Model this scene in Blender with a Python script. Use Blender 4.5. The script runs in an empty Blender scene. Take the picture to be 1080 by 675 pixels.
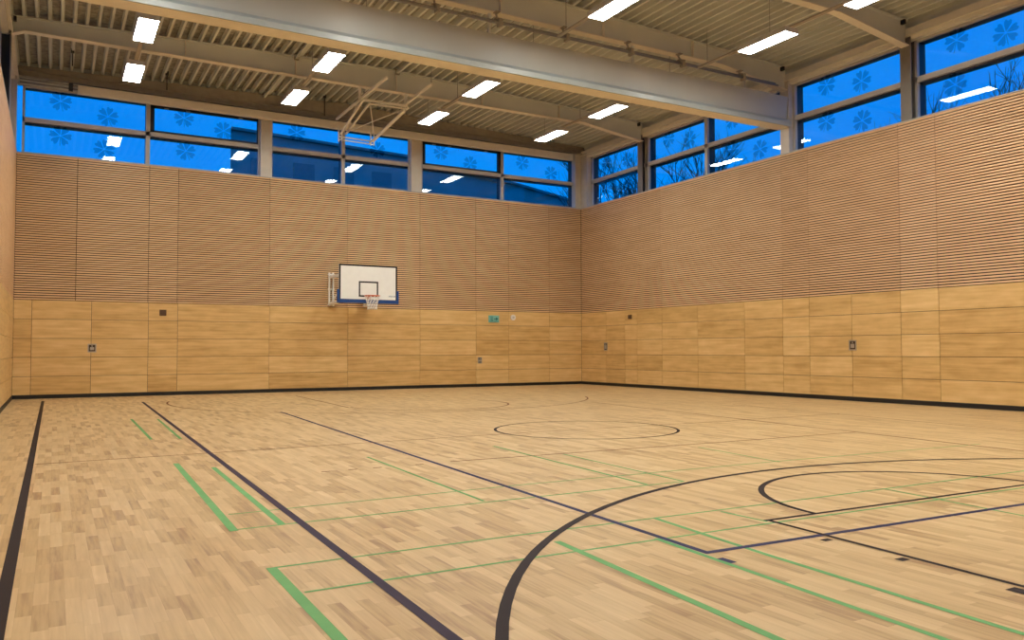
import bpy, bmesh, math, random
from mathutils import Vector, Matrix
random.seed(7)
scene = bpy.context.scene
COL = scene.collection
PI = math.pi

# ------------------------------------------------------------------ room
XL, XR, YB, YF = -0.92, 16.85, 24.65, -4.0     # left, right, back, front wall faces
ZB, ZP, ZS = 0.095, 2.59, 6.45                  # baseboard top, wood panel top, slat top
def deck_z(x):                                   # underside of the shallow pitched roof deck
    return 8.76 + 0.30 * (1 - abs(x - 7.97) / 8.9)

# ------------------------------------------------------------------ mesh helper
WORG = {}
class MB:
    def __init__(s, f=None):
        s.v = []; s.f = []; s.sm = []; s.map = f or (lambda a, b, c: (a, b, c))
    def poly(s, pts, smooth=False):
        n = len(s.v); s.v += [tuple(p) for p in pts]; s.f.append(tuple(range(n, n + len(pts)))); s.sm.append(smooth)
    def box(s, a0, a1, b0, b1, c0, c1):
        n = len(s.v)
        for c in (c0, c1):
            for a, b in ((a0, b0), (a1, b0), (a1, b1), (a0, b1)):
                s.v.append(tuple(s.map(a, b, c)))
        for q in ((0, 3, 2, 1), (4, 5, 6, 7), (0, 1, 5, 4), (1, 2, 6, 5), (2, 3, 7, 6), (3, 0, 4, 7)):
            s.f.append(tuple(n + i for i in q)); s.sm.append(False)
    def bar(s, p, q, w, h=None, up=(0, 0, 1)):                     # rectangular bar from p to q
        p = Vector(p); q = Vector(q); h = h or w
        d = (q - p).normalized(); u = Vector(up)
        if abs(d.dot(u)) > 0.95: u = Vector((0, 1, 0))
        r = d.cross(u).normalized(); t = r.cross(d)
        n = len(s.v)
        for c in (p, q):
            for i, j in ((-1, -1), (1, -1), (1, 1), (-1, 1)):
                s.v.append(tuple(c + r * (i * w / 2) + t * (j * h / 2)))
        for k in ((0, 3, 2, 1), (4, 5, 6, 7), (0, 1, 5, 4), (1, 2, 6, 5), (2, 3, 7, 6), (3, 0, 4, 7)):
            s.f.append(tuple(n + i for i in k)); s.sm.append(False)
    def tube(s, pts, r, seg=8, closed=False):
        pts = [Vector(p) for p in pts]; n0 = len(s.v); N = len(pts)
        rr = r if isinstance(r, (list, tuple)) else [r] * N
        for i, p in enumerate(pts):
            if closed: d = pts[(i + 1) % N] - pts[i - 1]
            else: d = pts[min(i + 1, N - 1)] - pts[max(i - 1, 0)]
            d.normalize()
            u = Vector((0, 0, 1)) if abs(d.z) < 0.9 else Vector((1, 0, 0))
            a = d.cross(u).normalized(); b = a.cross(d)
            for k in range(seg):
                t = 2 * PI * k / seg
                s.v.append(tuple(p + (a * math.cos(t) + b * math.sin(t)) * rr[i]))
        for i in range(N if closed else N - 1):
            j = (i + 1) % N
            for k in range(seg):
                l = (k + 1) % seg
                s.f.append((n0 + i * seg + k, n0 + i * seg + l, n0 + j * seg + l, n0 + j * seg + k)); s.sm.append(True)
        if not closed:
            s.f.append(tuple(n0 + k for k in reversed(range(seg)))); s.sm.append(False)
            s.f.append(tuple(n0 + (N - 1) * seg + k for k in range(seg))); s.sm.append(False)
    def prism(s, pts, ext):                                         # planar outline extruded by a vector
        pts = [Vector(p) for p in pts]; e = Vector(ext); n = len(s.v); N = len(pts)
        s.v += [tuple(p) for p in pts] + [tuple(p + e) for p in pts]
        s.f.append(tuple(range(n, n + N))); s.f.append(tuple(reversed(range(n + N, n + 2 * N)))); s.sm += [False, False]
        for i in range(N):
            j = (i + 1) % N
            s.f.append((n + i, n + N + i, n + N + j, n + j)); s.sm.append(False)
    def build(s, name, mat, parent=None, label=None, cat=None, group=None, kind=None, origin=None, bevel=0):
        me = bpy.data.meshes.new(name)
        o0 = Vector(origin) if origin is not None else Vector((0, 0, 0))
        me.from_pydata([tuple(Vector(v) - o0) for v in s.v], [], s.f)
        me.polygons.foreach_set('use_smooth', s.sm)
        bm = bmesh.new(); bm.from_mesh(me); bmesh.ops.recalc_face_normals(bm, faces=bm.faces); bm.to_mesh(me); bm.free()
        me.materials.append(mat)
        o = bpy.data.objects.new(name, me); COL.objects.link(o)
        o.location = o0
        if parent is not None:
            o.parent = parent
            o.location = o0 - WORG[parent.name]
        if bevel:
            b = o.modifiers.new('edge', 'BEVEL'); b.width = bevel; b.segments = 2; b.limit_method = 'ANGLE'
        WORG[o.name] = o0.copy()
        tag(o, label, cat, group, kind)
        return o

def tag(o, label=None, cat=None, group=None, kind=None):
    if label: o['label'] = label
    if cat: o['category'] = cat
    if group: o['group'] = group
    if kind: o['kind'] = kind
    return o
def thing(name, loc, label, cat, group=None, kind=None):
    o = bpy.data.objects.new(name, None); COL.objects.link(o); o.location = loc
    o.empty_display_size = 0.2; WORG[o.name] = Vector(loc)
    return tag(o, label, cat, group, kind)

# ------------------------------------------------------------------ materials
def new_mat(name):
    m = bpy.data.materials.new(name); m.use_nodes = True
    nt = m.node_tree; nt.nodes.clear()
    return m, nt, nt.nodes.new, nt.links.new
def simple(name, col, rough=0.5, metal=0.0, vary=0.06, scale=6.0, spec=0.5):
    m, nt, N, L = new_mat(name)
    out = N('ShaderNodeOutputMaterial'); b = N('ShaderNodeBsdfPrincipled'); L(b.outputs[0], out.inputs[0])
    b.inputs['Roughness'].default_value = rough; b.inputs['Metallic'].default_value = metal
    b.inputs['Specular IOR Level'].default_value = spec
    tc = N('ShaderNodeTexCoord'); n = N('ShaderNodeTexNoise'); n.inputs['Scale'].default_value = scale
    L(tc.outputs['Object'], n.inputs['Vector'])
    r = N('ShaderNodeValToRGB')
    r.color_ramp.elements[0].position = 0.3; r.color_ramp.elements[1].position = 0.7
    r.color_ramp.elements[0].color = tuple(c * (1 - vary) for c in col) + (1,)
    r.color_ramp.elements[1].color = tuple(min(1, c * (1 + vary)) for c in col) + (1,)
    L(n.outputs[0], r.inputs[0]); L(r.outputs[0], b.inputs['Base Color'])
    return m
def emission(name, col, strength):
    m, nt, N, L = new_mat(name)
    out = N('ShaderNodeOutputMaterial'); e = N('ShaderNodeEmission'); L(e.outputs[0], out.inputs[0])
    e.inputs[0].default_value = col + (1,); e.inputs[1].default_value = strength
    return m
def math_node(nt, op, a, b=None):
    n = nt.nodes.new('ShaderNodeMath'); n.operation = op
    for i, v in enumerate((a, b)):
        if v is None: continue
        if isinstance(v, (int, float)): n.inputs[i].default_value = v
        else: nt.links.new(v, n.inputs[i])
    return n.outputs[0]
def ramp(nt, fac, stops):
    r = nt.nodes.new('ShaderNodeValToRGB'); nt.links.new(fac, r.inputs[0])
    e = r.color_ramp.elements
    while len(e) < len(stops): e.new(0.5)
    for k, (p, c) in zip(e, stops): k.position = p; k.color = tuple(c) + (1,)
    return r.outputs[0]

def wood_mat(name, dark, mid, light, rough, streak=14.0):
    """veneer with horizontal grain, board-to-board tone change by object"""
    m, nt, N, L = new_mat(name)
    out = N('ShaderNodeOutputMaterial'); b = N('ShaderNodeBsdfPrincipled'); L(b.outputs[0], out.inputs[0])
    b.inputs['Roughness'].default_value = rough
    geo = N('ShaderNodeNewGeometry'); sep = N('ShaderNodeSeparateXYZ'); L(geo.outputs['Position'], sep.inputs[0])
    oi = N('ShaderNodeObjectInfo')
    along = math_node(nt, 'ADD', sep.outputs[0], sep.outputs[1])
    rnd = math_node(nt, 'MULTIPLY', oi.outputs['Random'], 57.0)
    def noise(sx, sz, detail, off):
        c = N('ShaderNodeCombineXYZ')
        L(math_node(nt, 'MULTIPLY', along, sx), c.inputs[0]); L(math_node(nt, 'ADD', rnd, off), c.inputs[1])
        L(math_node(nt, 'MULTIPLY', sep.outputs[2], sz), c.inputs[2])
        n = N('ShaderNodeTexNoise'); n.inputs['Scale'].default_value = 1.0; n.inputs['Detail'].default_value = detail
        L(c.outputs[0], n.inputs['Vector']); return n.outputs[0]
    g1 = noise(0.9, streak, 4.0, 0.0)
    g2 = noise(2.2, 5.0, 3.0, 9.0)
    f = math_node(nt, 'ADD', math_node(nt, 'MULTIPLY', g1, 0.62), math_node(nt, 'MULTIPLY', g2, 0.38))
    f = math_node(nt, 'ADD', f, math_node(nt, 'MULTIPLY', math_node(nt, 'SUBTRACT', oi.outputs['Random'], 0.5), 0.22))
    col = ramp(nt, f, [(0.25, dark), (0.5, mid), (0.75, light)])
    L(col, b.inputs['Base Color'])
    return m

M = {}
M['panel'] = wood_mat('varnished birch panel', (0.50, 0.295, 0.095), (0.67, 0.43, 0.165), (0.80, 0.555, 0.25), 0.38)
M['slat'] = wood_mat('oak slat', (0.66, 0.415, 0.215), (0.78, 0.515, 0.285), (0.86, 0.60, 0.355), 0.5)
M['backing'] = simple('dark felt backing', (0.032, 0.012, 0.005), 0.9, vary=0.15)
M['base'] = simple('black rubber skirting', (0.006, 0.005, 0.005), 0.5)
M['paint'] = simple('beige grey steel paint', (0.66, 0.67, 0.62), 0.45, vary=0.04, scale=1.5)
M['deck'] = simple('beige deck paint', (0.67, 0.68, 0.63), 0.45, vary=0.06, scale=1.0)
M['deck_perforated'] = simple('perforated acoustic trough sheet', (0.31, 0.295, 0.255), 0.6, vary=0.35, scale=9.0)
M['casing'] = simple('pale grey casing sheet', (0.47, 0.47, 0.42), 0.4, vary=0.05, scale=0.8)
M['lip'] = simple('cool grey aluminium lip', (0.40, 0.44, 0.43), 0.35, vary=0.04)
M['fascia'] = simple('cream roller casing', (0.80, 0.74, 0.62), 0.5, vary=0.03)
M['channel'] = simple('brown grey channel steel', (0.36, 0.32, 0.26), 0.5, vary=0.08)
M['alu'] = simple('grey window aluminium', (0.50, 0.47, 0.43), 0.45, vary=0.04)
M['dark_alu'] = simple('dark outer window frame', (0.012, 0.014, 0.022), 0.5)
M['column'] = simple('warm grey column paint', (0.56, 0.52, 0.45), 0.45, vary=0.04)
M['column_dark'] = simple('dark grey column paint', (0.20, 0.18, 0.155), 0.45, vary=0.05)
M['dark_steel'] = simple('dark steel', (0.03, 0.03, 0.033), 0.5)
M['galv'] = simple('galvanised steel', (0.30, 0.29, 0.28), 0.4, 0.5)
M['white_metal'] = simple('cream white lacquered steel', (0.82, 0.79, 0.72), 0.4, vary=0.03)
M['housing'] = simple('light grey lamp housing', (0.55, 0.52, 0.48), 0.45, vary=0.02)
M['lamp'] = emission('lit lamp diffuser', (1.0, 0.985, 0.90), 48.0)
M['board'] = simple('white backboard', (0.86, 0.86, 0.82), 0.35, vary=0.02)
M['black'] = simple('black paint', (0.01, 0.008, 0.008), 0.5)
M['pad'] = simple('blue foam padding', (0.006, 0.055, 0.24), 0.6)
M['rim'] = simple('red orange rim', (0.62, 0.13, 0.04), 0.35)
M['net'] = simple('white net cord', (0.85, 0.82, 0.76), 0.8)
M['grey_print'] = simple('grey blue print', (0.25, 0.33, 0.42), 0.6)
M['silver'] = simple('brushed steel', (0.50, 0.47, 0.43), 0.3, 0.8)
M['recess'] = simple('dark recess', (0.06, 0.035, 0.02), 0.5)
M['brown'] = simple('brown grille', (0.13, 0.055, 0.018), 0.7)
M['sign'] = simple('pale turquoise sign face', (0.20, 0.50, 0.44), 0.4, vary=0.02)
M['sign_ink'] = simple('dark teal sign print', (0.01, 0.16, 0.16), 0.4)
M['white'] = simple('white plastic', (0.8, 0.76, 0.70), 0.4, vary=0.02)
M['facade'] = simple('dusk render facade', (0.40, 0.38, 0.36), 0.8, vary=0.12, scale=0.5)
M['facade_pane'] = simple('dark facade window', (0.24, 0.24, 0.24), 0.3)
M['bark'] = simple('dark bark', (0.05, 0.045, 0.04), 0.9, vary=0.2)
M['ground'] = simple('outdoor ground', (0.08, 0.09, 0.06), 0.95, vary=0.2, scale=1.0)
M['line_dark'] = simple('dark brown court tape', (0.026, 0.016, 0.016), 0.6, spec=0.12)
M['line_brown'] = simple('red brown court tape', (0.20, 0.075, 0.04), 0.55, spec=0.12)
M['line_navy'] = simple('navy court tape', (0.035, 0.035, 0.095), 0.55, spec=0.12)
M['line_plum'] = simple('plum black court tape', (0.038, 0.024, 0.048), 0.55, spec=0.12)
M['line_green'] = simple('green court tape', (0.16, 0.40, 0.15), 0.55, spec=0.12)

def glass_mat():
    m, nt, N, L = new_mat('window glass')
    out = N('ShaderNodeOutputMaterial'); mix = N('ShaderNodeMixShader'); L(mix.outputs[0], out.inputs[0])
    t = N('ShaderNodeBsdfTransparent'); t.inputs[0].default_value = (0.93, 0.95, 0.97, 1)
    g = N('ShaderNodeBsdfGlossy'); g.inputs['Roughness'].default_value = 0.0; g.inputs[0].default_value = (0.9, 0.95, 1, 1)
    lw = N('ShaderNodeLayerWeight'); lw.inputs[0].default_value = 0.5
    f = math_node(nt, 'ADD', math_node(nt, 'MULTIPLY', math_node(nt, 'POWER', lw.outputs['Facing'], 5.0), 0.95), 0.035)
    L(f, mix.inputs[0]); L(t.outputs[0], mix.inputs[1]); L(g.outputs[0], mix.inputs[2])
    return m
M['glass'] = glass_mat()
def film_mat():
    m, nt, N, L = new_mat('translucent sticker film')
    out = N('ShaderNodeOutputMaterial'); t = N('ShaderNodeBsdfTransparent'); L(t.outputs[0], out.inputs[0])
    t.inputs[0].default_value = (0.62, 0.64, 0.68, 1)
    return m
M['film'] = film_mat()

def floor_mat():
    m, nt, N, L = new_mat('oak strip parquet')
    out = N('ShaderNodeOutputMaterial'); b = N('ShaderNodeBsdfPrincipled'); L(b.outputs[0], out.inputs[0])
    geo = N('ShaderNodeNewGeometry'); sep = N('ShaderNodeSeparateXYZ'); L(geo.outputs['Position'], sep.inputs[0])
    X, Y = sep.outputs[0], sep.outputs[1]
    W, LEN = 0.070, 0.43
    row = math_node(nt, 'FLOOR', math_node(nt, 'DIVIDE', X, W))
    wr = N('ShaderNodeTexWhiteNoise'); wr.noise_dimensions = '1D'; L(row, wr.inputs['W'])
    yy = math_node(nt, 'ADD', math_node(nt, 'DIVIDE', Y, LEN), math_node(nt, 'MULTIPLY', wr.outputs['Value'], 7.0))
    colm = math_node(nt, 'FLOOR', yy)
    c = N('ShaderNodeCombineXYZ'); L(row, c.inputs[0]); L(colm, c.inputs[1])
    wn = N('ShaderNodeTexWhiteNoise'); wn.noise_dimensions = '2D'; L(c.outputs[0], wn.inputs['Vector'])
    def noise(sx, sy, off_mul, detail):
        q = N('ShaderNodeCombineXYZ')
        L(math_node(nt, 'MULTIPLY', X, sx), q.inputs[0]); L(math_node(nt, 'MULTIPLY', Y, sy), q.inputs[1])
        L(math_node(nt, 'MULTIPLY', wn.outputs['Value'], off_mul), q.inputs[2])
        n = N('ShaderNodeTexNoise'); n.inputs['Scale'].default_value = 1.0; n.inputs['Detail'].default_value = detail
        L(q.outputs[0], n.inputs['Vector']); return n.outputs[0]
    grain = noise(42.0, 2.4, 60.0, 4.0)
    blot = noise(9.0, 2.0, 40.0, 3.0)
    wide = noise(0.6, 0.35, 0.0, 2.0)
    f = math_node(nt, 'ADD', math_node(nt, 'MULTIPLY', wn.outputs['Value'], 0.29), math_node(nt, 'MULTIPLY', grain, 0.46))
    f = math_node(nt, 'ADD', f, math_node(nt, 'MULTIPLY', blot, 0.22))
    f = math_node(nt, 'ADD', f, math_node(nt, 'MULTIPLY', math_node(nt, 'SUBTRACT', wide, 0.5), 0.12))
    col = ramp(nt, f, [(0.26, (0.34, 0.20, 0.09)), (0.40, (0.51, 0.345, 0.155)), (0.53, (0.59, 0.415, 0.205)), (0.66, (0.65, 0.47, 0.245)), (0.80, (0.76, 0.585, 0.345))])
    # fine joints between strips
    fx = math_node(nt, 'FRACT', math_node(nt, 'DIVIDE', X, W)); fy = math_node(nt, 'FRACT', yy)
    jx = math_node(nt, 'LESS_THAN', fx, 0.02); jy = math_node(nt, 'LESS_THAN', fy, 0.004)
    j = math_node(nt, 'MULTIPLY', math_node(nt, 'MAXIMUM', jx, jy), 0.35)
    mx = N('ShaderNodeMix'); mx.data_type = 'RGBA'
    L(j, mx.inputs['Factor']); L(col, mx.inputs['A']); mx.inputs['B'].default_value = (0.25, 0.13, 0.055, 1)
    L(mx.outputs['Result'], b.inputs['Base Color'])
    L(math_node(nt, 'ADD', 0.33, math_node(nt, 'MULTIPLY', grain, 0.12)), b.inputs['Roughness'])
    b.inputs['Specular IOR Level'].default_value = 0.35
    return m
M['floor'] = floor_mat()

# ------------------------------------------------------------------ world and camera
w = bpy.data.worlds.new('dusk sky'); scene.world = w; w.use_nodes = True
nt = w.node_tree; nt.nodes.clear()
wo = nt.nodes.new('ShaderNodeOutputWorld'); bg = nt.nodes.new('ShaderNodeBackground'); nt.links.new(bg.outputs[0], wo.inputs[0])
tc = nt.nodes.new('ShaderNodeTexCoord'); nz = nt.nodes.new('ShaderNodeTexNoise'); nz.inputs['Scale'].default_value = 3.5; nz.inputs['Detail'].default_value = 5
nt.links.new(tc.outputs['Generated'], nz.inputs['Vector'])
cr = ramp(nt, nz.outputs[0], [(0.35, (0.0, 0.255, 0.98)), (0.68, (0.002, 0.33, 1.08))])
nt.links.new(cr, bg.inputs[0]); bg.inputs[1].default_value = 1.0

def camera():
    f_px, yaw, pitch, roll = 855.63, 0.514196, 0.036876, -0.0021885
    cy, sy, cp, sp = math.cos(yaw), math.sin(yaw), math.cos(pitch), math.sin(pitch)
    fw = Vector((sy * cp, cy * cp, sp)); r = Vector((cy, -sy, 0)); u = r.cross(fw)
    c, s = math.cos(roll), math.sin(roll)
    r2 = r * c + u * s; u2 = u * c - r * s
    cd = bpy.data.cameras.new('camera'); co = bpy.data.objects.new('camera', cd); COL.objects.link(co)
    cd.sensor_fit = 'HORIZONTAL'; cd.sensor_width = 36.0; cd.lens = f_px / 1080 * 36.0; cd.clip_end = 300
    m = Matrix((r2, u2, -fw)).transposed().to_4x4(); m.translation = Vector((0, 0, 1.25))
    co.matrix_world = m; scene.camera = co
camera()
scene.view_settings.view_transform = 'Standard'; scene.view_settings.look = 'None'
scene.view_settings.gamma = 1.0; scene.view_settings.use_curve_mapping = False; scene.view_settings.exposure = 0.0

# ------------------------------------------------------------------ floor and court lines
b = MB(); b.box(XL - 0.4, XR + 0.4, YF - 0.2, YB + 0.4, -0.2, 0.0)
floor = b.build('floor', M['floor'], kind='structure')
LZ = [0.0]
def line(name, pts, width, mat, label=None):
    """a strip of court tape with mitred joints, lying on the floor"""
    LZ[0] += 0.00004
    z = 0.0012 + LZ[0]
    P = [Vector((p[0], p[1])) for p in pts]; L, R = [], []
    closed = len(P) > 3 and (P[0] - P[-1]).length < 1e-4
    if closed: P = P[:-1]
    n = len(P)
    for i in range(n):
        d0 = (P[i] - P[i - 1]) if (i > 0 or closed) else (P[1] - P[0])
        d1 = (P[(i + 1) % n] - P[i]) if (i < n - 1 or closed) else (P[i] - P[i - 1])
        d0.normalize(); d1.normalize(); t = (d0 + d1).normalized(); nn = Vector((-t.y, t.x))
        k = width / 2 / max(0.3, nn.dot(Vector((-d1.y, d1.x))))
        L.append(P[i] + nn * k); R.append(P[i] - nn * k)
    b = MB()
    for i in range(n if closed else n - 1):
        j = (i + 1) % n
        b.poly([(R[i].x, R[i].y, z), (R[j].x, R[j].y, z), (L[j].x, L[j].y, z), (L[i].x, L[i].y, z)])
    return b.build(name, mat, floor, label)
def arc(cx, cy, r, a0, a1, n=64):
    return [(cx + r * math.cos(math.radians(a0 + (a1 - a0) * i / n)), cy + r * math.sin(math.radians(a0 + (a1 - a0) * i / n))) for i in range(n + 1)]
G, DK, BR, NV = M['line_green'], M['line_dark'], M['line_brown'], M['line_navy']
for pts, wd in (
    ([(1.20, 9.70), (1.11, 5.88)], .060), ([(1.51, 9.18), (1.45, 5.92)], .052),
    ([(1.26, 16.41), (1.22, 12.49)], .045), ([(1.68, 16.16), (1.59, 12.36)], .04),
    ([(1.11, 4.79), (1.09, 2.6)], .060), ([(3.22, 9.16), (3.12, 6.0)], .032),
    ([(1.18, 6.49), (3.71, 6.55), (6.94, 6.48), (10.62, 6.30)], .026), ([(1.13, 5.92), (3.37, 5.95), (5.22, 5.94)], .028),
    ([(1.13, 4.78), (2.71, 4.79), (5.05, 4.74), (8.7, 4.70), (12.5, 4.68)], .026), ([(1.15, 4.22), (2.39, 4.23), (4.49, 4.21), (7.62, 4.14), (12.5, 4.1)], .026),
    ([(2.88, 4.51), (2.74, 2.53), (2.66, 1.4)], .052), ([(3.49, 4.25), (3.36, 2.17), (3.3, 1.2)], .042),
    ([(3.90, 4.75), (3.80, 3.57), (3.72, 2.03), (3.68, 1.2)], .042), ([(4.50, 4.70), (4.53, 4.26)], .03),
    ([(6.49, 4.74), (6.34, 3.44), (6.2, 2.2)], .03),
    ([(5.00, 9.35), (4.81, 5.98)], .038), ([(5.34, 8.21), (5.22, 5.94)], .032), ([(7.20, 7.91), (7.03, 6.42)], .03)):
    line('badminton_line', pts, wd, G)
NVL = 'navy tape line'
line('volleyball_line', [(4.04, 16.72), (3.52, 3.80), (6.85, 3.70), (10.3, 3.62)], .052, NV, NVL)
line('volleyball_line', [(11.22, 16.04), (10.76, 10.81), (10.33, 5.59), (10.2, 3.62)], .045, BR, 'thin red brown tape line')
line('volleyball_line', [(3.89, 8.30), (7.83, 8.18), (10.57, 8.13)], .032, BR, 'thin red brown tape line')
line('basketball_line', [(-0.21, 23.45), (-0.20, 4.48), (-0.20, 1.0)], .066, DK)
line('basketball_line', [(1.91, 21.72), (1.53, 3.23), (1.49, 1.2)], .060, M['line_plum'], 'plum black tape line')
line('basketball_line', [(4.54, 4.29), (7.76, 4.22), (8.66, 4.20)], .040, DK)
line('basketball_line', [(4.57, 4.29), (4.46, 2.43), (4.38, 1.1)], .040, DK)
line('basketball_line', [(8.62, 4.20), (8.7, 1.1)], .040, DK)
line('basketball_line', [(-0.16, 10.42), (6.01, 10.62), (10.09, 10.54), (13.26, 10.60)], .028, BR, 'thin red brown tape line')
line('basketball_line', [(13.42, 13.6), (12.86, 6.96), (12.6, 3.5)], .035, BR, 'thin red brown tape line')
line('basketball_line', arc(6.66, 0.40, 5.65, 4, 176), .060, DK)
line('basketball_line', arc(6.53, 4.19, 1.47, -3, 176), .052, DK)
line('basketball_line', arc(7.32, 10.6, 1.43, 0, 360), .045, DK)
line('basketball_line', arc(7.64, 20.3, 5.30, 166, 335), .040, BR, 'thin red brown tape line')
line('basketball_line', arc(7.55, 17.3, 1.85, 180, 385), .042, BR, 'thin red brown tape line')
line('basketball_line', [(5.82, 22.38), (5.62, 17.2)], .040, BR, 'thin red brown tape line')
for (x, y, a, l, wd) in ((3.49, 3.60, 90, .12, .052), (4.43, 3.66, 0, .075, .05), (4.41, 3.10, 0, .075, .055), (4.36, 2.37, 90, .16, .09)):
    dx, dy = math.cos(math.radians(a)) * l / 2, math.sin(math.radians(a)) * l / 2
    line('key_mark', [(x - dx, y - dy), (x + dx, y + dy)], wd, DK if x > 3.6 else NV)
for x in (2.46, 2.75, 3.02, 3.5):
    line('dash_mark', [(x - .05, 8.255), (x + .05, 8.265)], .03, BR)
line('corner_mark', [(8.75, 20.4), (8.77, 20.0)], .05, BR); line('corner_mark', [(13.9, 22.2), (14.0, 21.7)], .05, BR)

# ------------------------------------------------------------------ walls
def m_back(u, d, z): return (u, YB + d, z)        # u along the wall, d outwards, z up
def m_right(u, d, z): return (XR + d, u, z)
def m_left(u, d, z): return (XL - d, u, z)
ROWS = [ZB + 0.004, 0.58, 1.08, 1.58, 2.09, ZP]
NS = 62; PITCH = (ZS - ZP - 0.012) / NS
def clad(side, f, lo, hi, seams, slat_seams):
    b = MB(f); b.box(lo - 0.05, hi + 0.05, 0.046, 0.30, -0.2, ZS - 0.02)
    wall = b.build('wall_' + side, M['backing'], kind='structure')
    s = [lo] + seams + [hi]
    for i in range(len(s) - 1):
        for k in range(5):
            g = 0.005
            p = MB(f); p.box(s[i] + g, s[i + 1] - g, 0.0, 0.044, ROWS[k] + g, ROWS[k + 1] - g)
            p.build('wood_panel', M['panel'], wall)
    s = [lo] + slat_seams + [hi]
    for i in range(len(s) - 1):
        p = MB(f)
        for k in range(NS):
            z = ZP + 0.014 + k * PITCH
            p.box(s[i] + 0.007, s[i + 1] - 0.007, 0.0, 0.045, z, z + PITCH * 0.57)
        p.build('slat_panel', M['slat'], wall)
    p = MB(f); p.box(lo, hi, -0.004, 0.30, ZS - 0.012, ZS + 0.006)
    p.build('sill_board', M['alu'], wall)
    p = MB(f); p.box(lo, hi, -0.012, 0.044, 0.0, ZB)
    p.build('baseboard_' + side, M['base'], kind='structure')
    return wall
wall_back = clad('back', m_back, XL, XR, [-0.51, 0.88, 2.29, 3.05, 5.6, 8.02, 10.46, 12.52, 13.79, 15.46],
                 [0.49, 2.27, 3.03, 5.59, 7.99, 10.45, 12.51, 13.79, 15.46])
wall_right = clad('right', m_right, YF, YB, [-1.6, 0.9, 3.4, 5.9, 8.4, 10.84, 11.76, 13.07, 14.34, 15.21, 16.58, 18.48, 20.12, 21.39, 22.06, 23.12],
                  [-1.6, 0.9, 3.4, 5.9, 8.4, 10.85, 11.75, 14.33, 15.2, 16.72, 20.12])
wall_left = clad('left', m_left, YF, YB, [-1.6, 0.9, 3.4, 5.9, 8.4, 10.8, 13.2, 15.6, 18.0, 20.4, 22.6, 23.9],
                 [0.9, 5.9, 10.8, 15.6, 18.0, 20.4, 22.6])
b = MB(); b.box(XL - 0.3, XR + 0.3, YF - 0.3, YF, 0.0, 9.3)
b.build('wall_front', M['panel'], kind='structure')

# headers above the windows and corner posts (part of the shell)
HEAD = 8.30
for i, (f, lo, hi) in enumerate(((m_back, XL - 0.3, XR + 0.3), (m_right, YF, YB + 0.3), (m_left, YF, YB + 0.3))):
    b = MB(f)
    b.box(lo, hi, 0.18, 0.34, HEAD, 9.3)
    t = b.build('trim_%d' % (i + 1), M['paint'], kind='structure')
    if i:
        c = MB(f); c.box(lo, YB, 0.02, 0.18, HEAD + 0.10, HEAD + 0.27); c.box(lo, YB, -0.02, 0.02, HEAD + 0.08, HEAD + 0.10)
        c.box(lo, YB, 0.06, 0.18, HEAD, HEAD + 0.10)
        c.build('edge_beam', M['fascia'], t)

# ------------------------------------------------------------------ ceiling
b = MB()
x = XL - 0.3; y0, y1 = YF - 0.2, YB + 0.35
prof = []
while x < XR + 0.3:
    for dx, dz in ((0.0, 0.0), (0.055, 0.0), (0.075, 0.13), (0.230, 0.13)):
        prof.append((x + dx, deck_z(x + dx) + dz))
    x += 0.25
for (xa, za), (xb, zb) in zip(prof, prof[1:]):
    b.poly([(xa, y0, za), (xb, y0, zb), (xb, y1, zb), (xa, y1, za)])
top = [(XL - 0.3, 9.25), (7.97, 9.45), (XR + 0.4, 9.25)]
for (xa, za), (xb, zb) in zip(top, top[1:]):
    b.poly([(xa, y0, za), (xb, y0, zb), (xb, y1, zb), (xa, y1, za)])
ceil = b.build('ceiling', M['deck'], kind='structure')
ceil.data.materials.append(M['deck_perforated'])
for p in ceil.data.polygons:                          # the raised troughs are perforated sheet
    if p.center.z > deck_z(p.center.x) + 0.10: p.material_index = 1

# ------------------------------------------------------------------ windows
TR0, TR1 = 7.30, 7.45
wn = [0]
def window(f, a, c, off=0.0, vent=False, back=0.25):
    """one bay: frame, transom, two panes, deep dark outer reveal; vent = dark hinged upper sash"""
    wn[0] += 1
    g = back                                           # glass plane behind the cladding face
    b = MB(f); j = 0.055
    for (p, q, r, s) in ((a, a + j, ZS, HEAD), (c - j, c, ZS, HEAD), (a, c, ZS, ZS + 0.07), (a, c, HEAD - 0.05, HEAD), (a, c, TR0 + 0.03, TR1)):
        b.box(p, q, g - 0.06, g + 0.03, r, s)
    win = b.build('window_%d' % wn[0], M['alu'], kind='structure')
    r = MB(f)
    for (p, q, s, t) in ((a, a + j, ZS, HEAD), (c - j, c, ZS, HEAD), (a, c, ZS, ZS + 0.04), (a, c, HEAD - 0.05, HEAD), (a, c, TR0, TR1 - 0.03)):
        r.box(p, q, g + 0.03, g + 0.26, s, t)
    r.build('outer_reveal', M['dark_alu'], win)
    for nm, z0, z1 in (('lower_pane', ZS + 0.05, TR0 + 0.06), ('upper_pane', TR1 - 0.03, HEAD - 0.03)):
        p = MB(f); p.box(a + 0.03, c - 0.03, g, g + 0.012, z0, z1)
        p.build(nm, M['glass'], win)
    if vent:
        v = MB(f)
        for (p, q, s, t) in ((a + j, a + j + 0.11, TR1, HEAD - 0.05), (c - j - 0.11, c - j, TR1, HEAD - 0.05),
                             (a + j, c - j, TR1, TR1 + 0.06), (a + j, c - j, HEAD - 0.15, HEAD - 0.05)):
            v.box(p, q, g - 0.04, g - 0.005, s, t)
        vs = v.build('vent_sash', M['dark_alu'], win)
        for u in (a + 0.42, a + 1.0, c - 0.7):
            h = MB(f); h.box(u, u + 0.12, g - 0.06, g - 0.04, HEAD - 0.145, HEAD - 0.115); h.build('hinge', M['galv'], vs)
    return win
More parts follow.
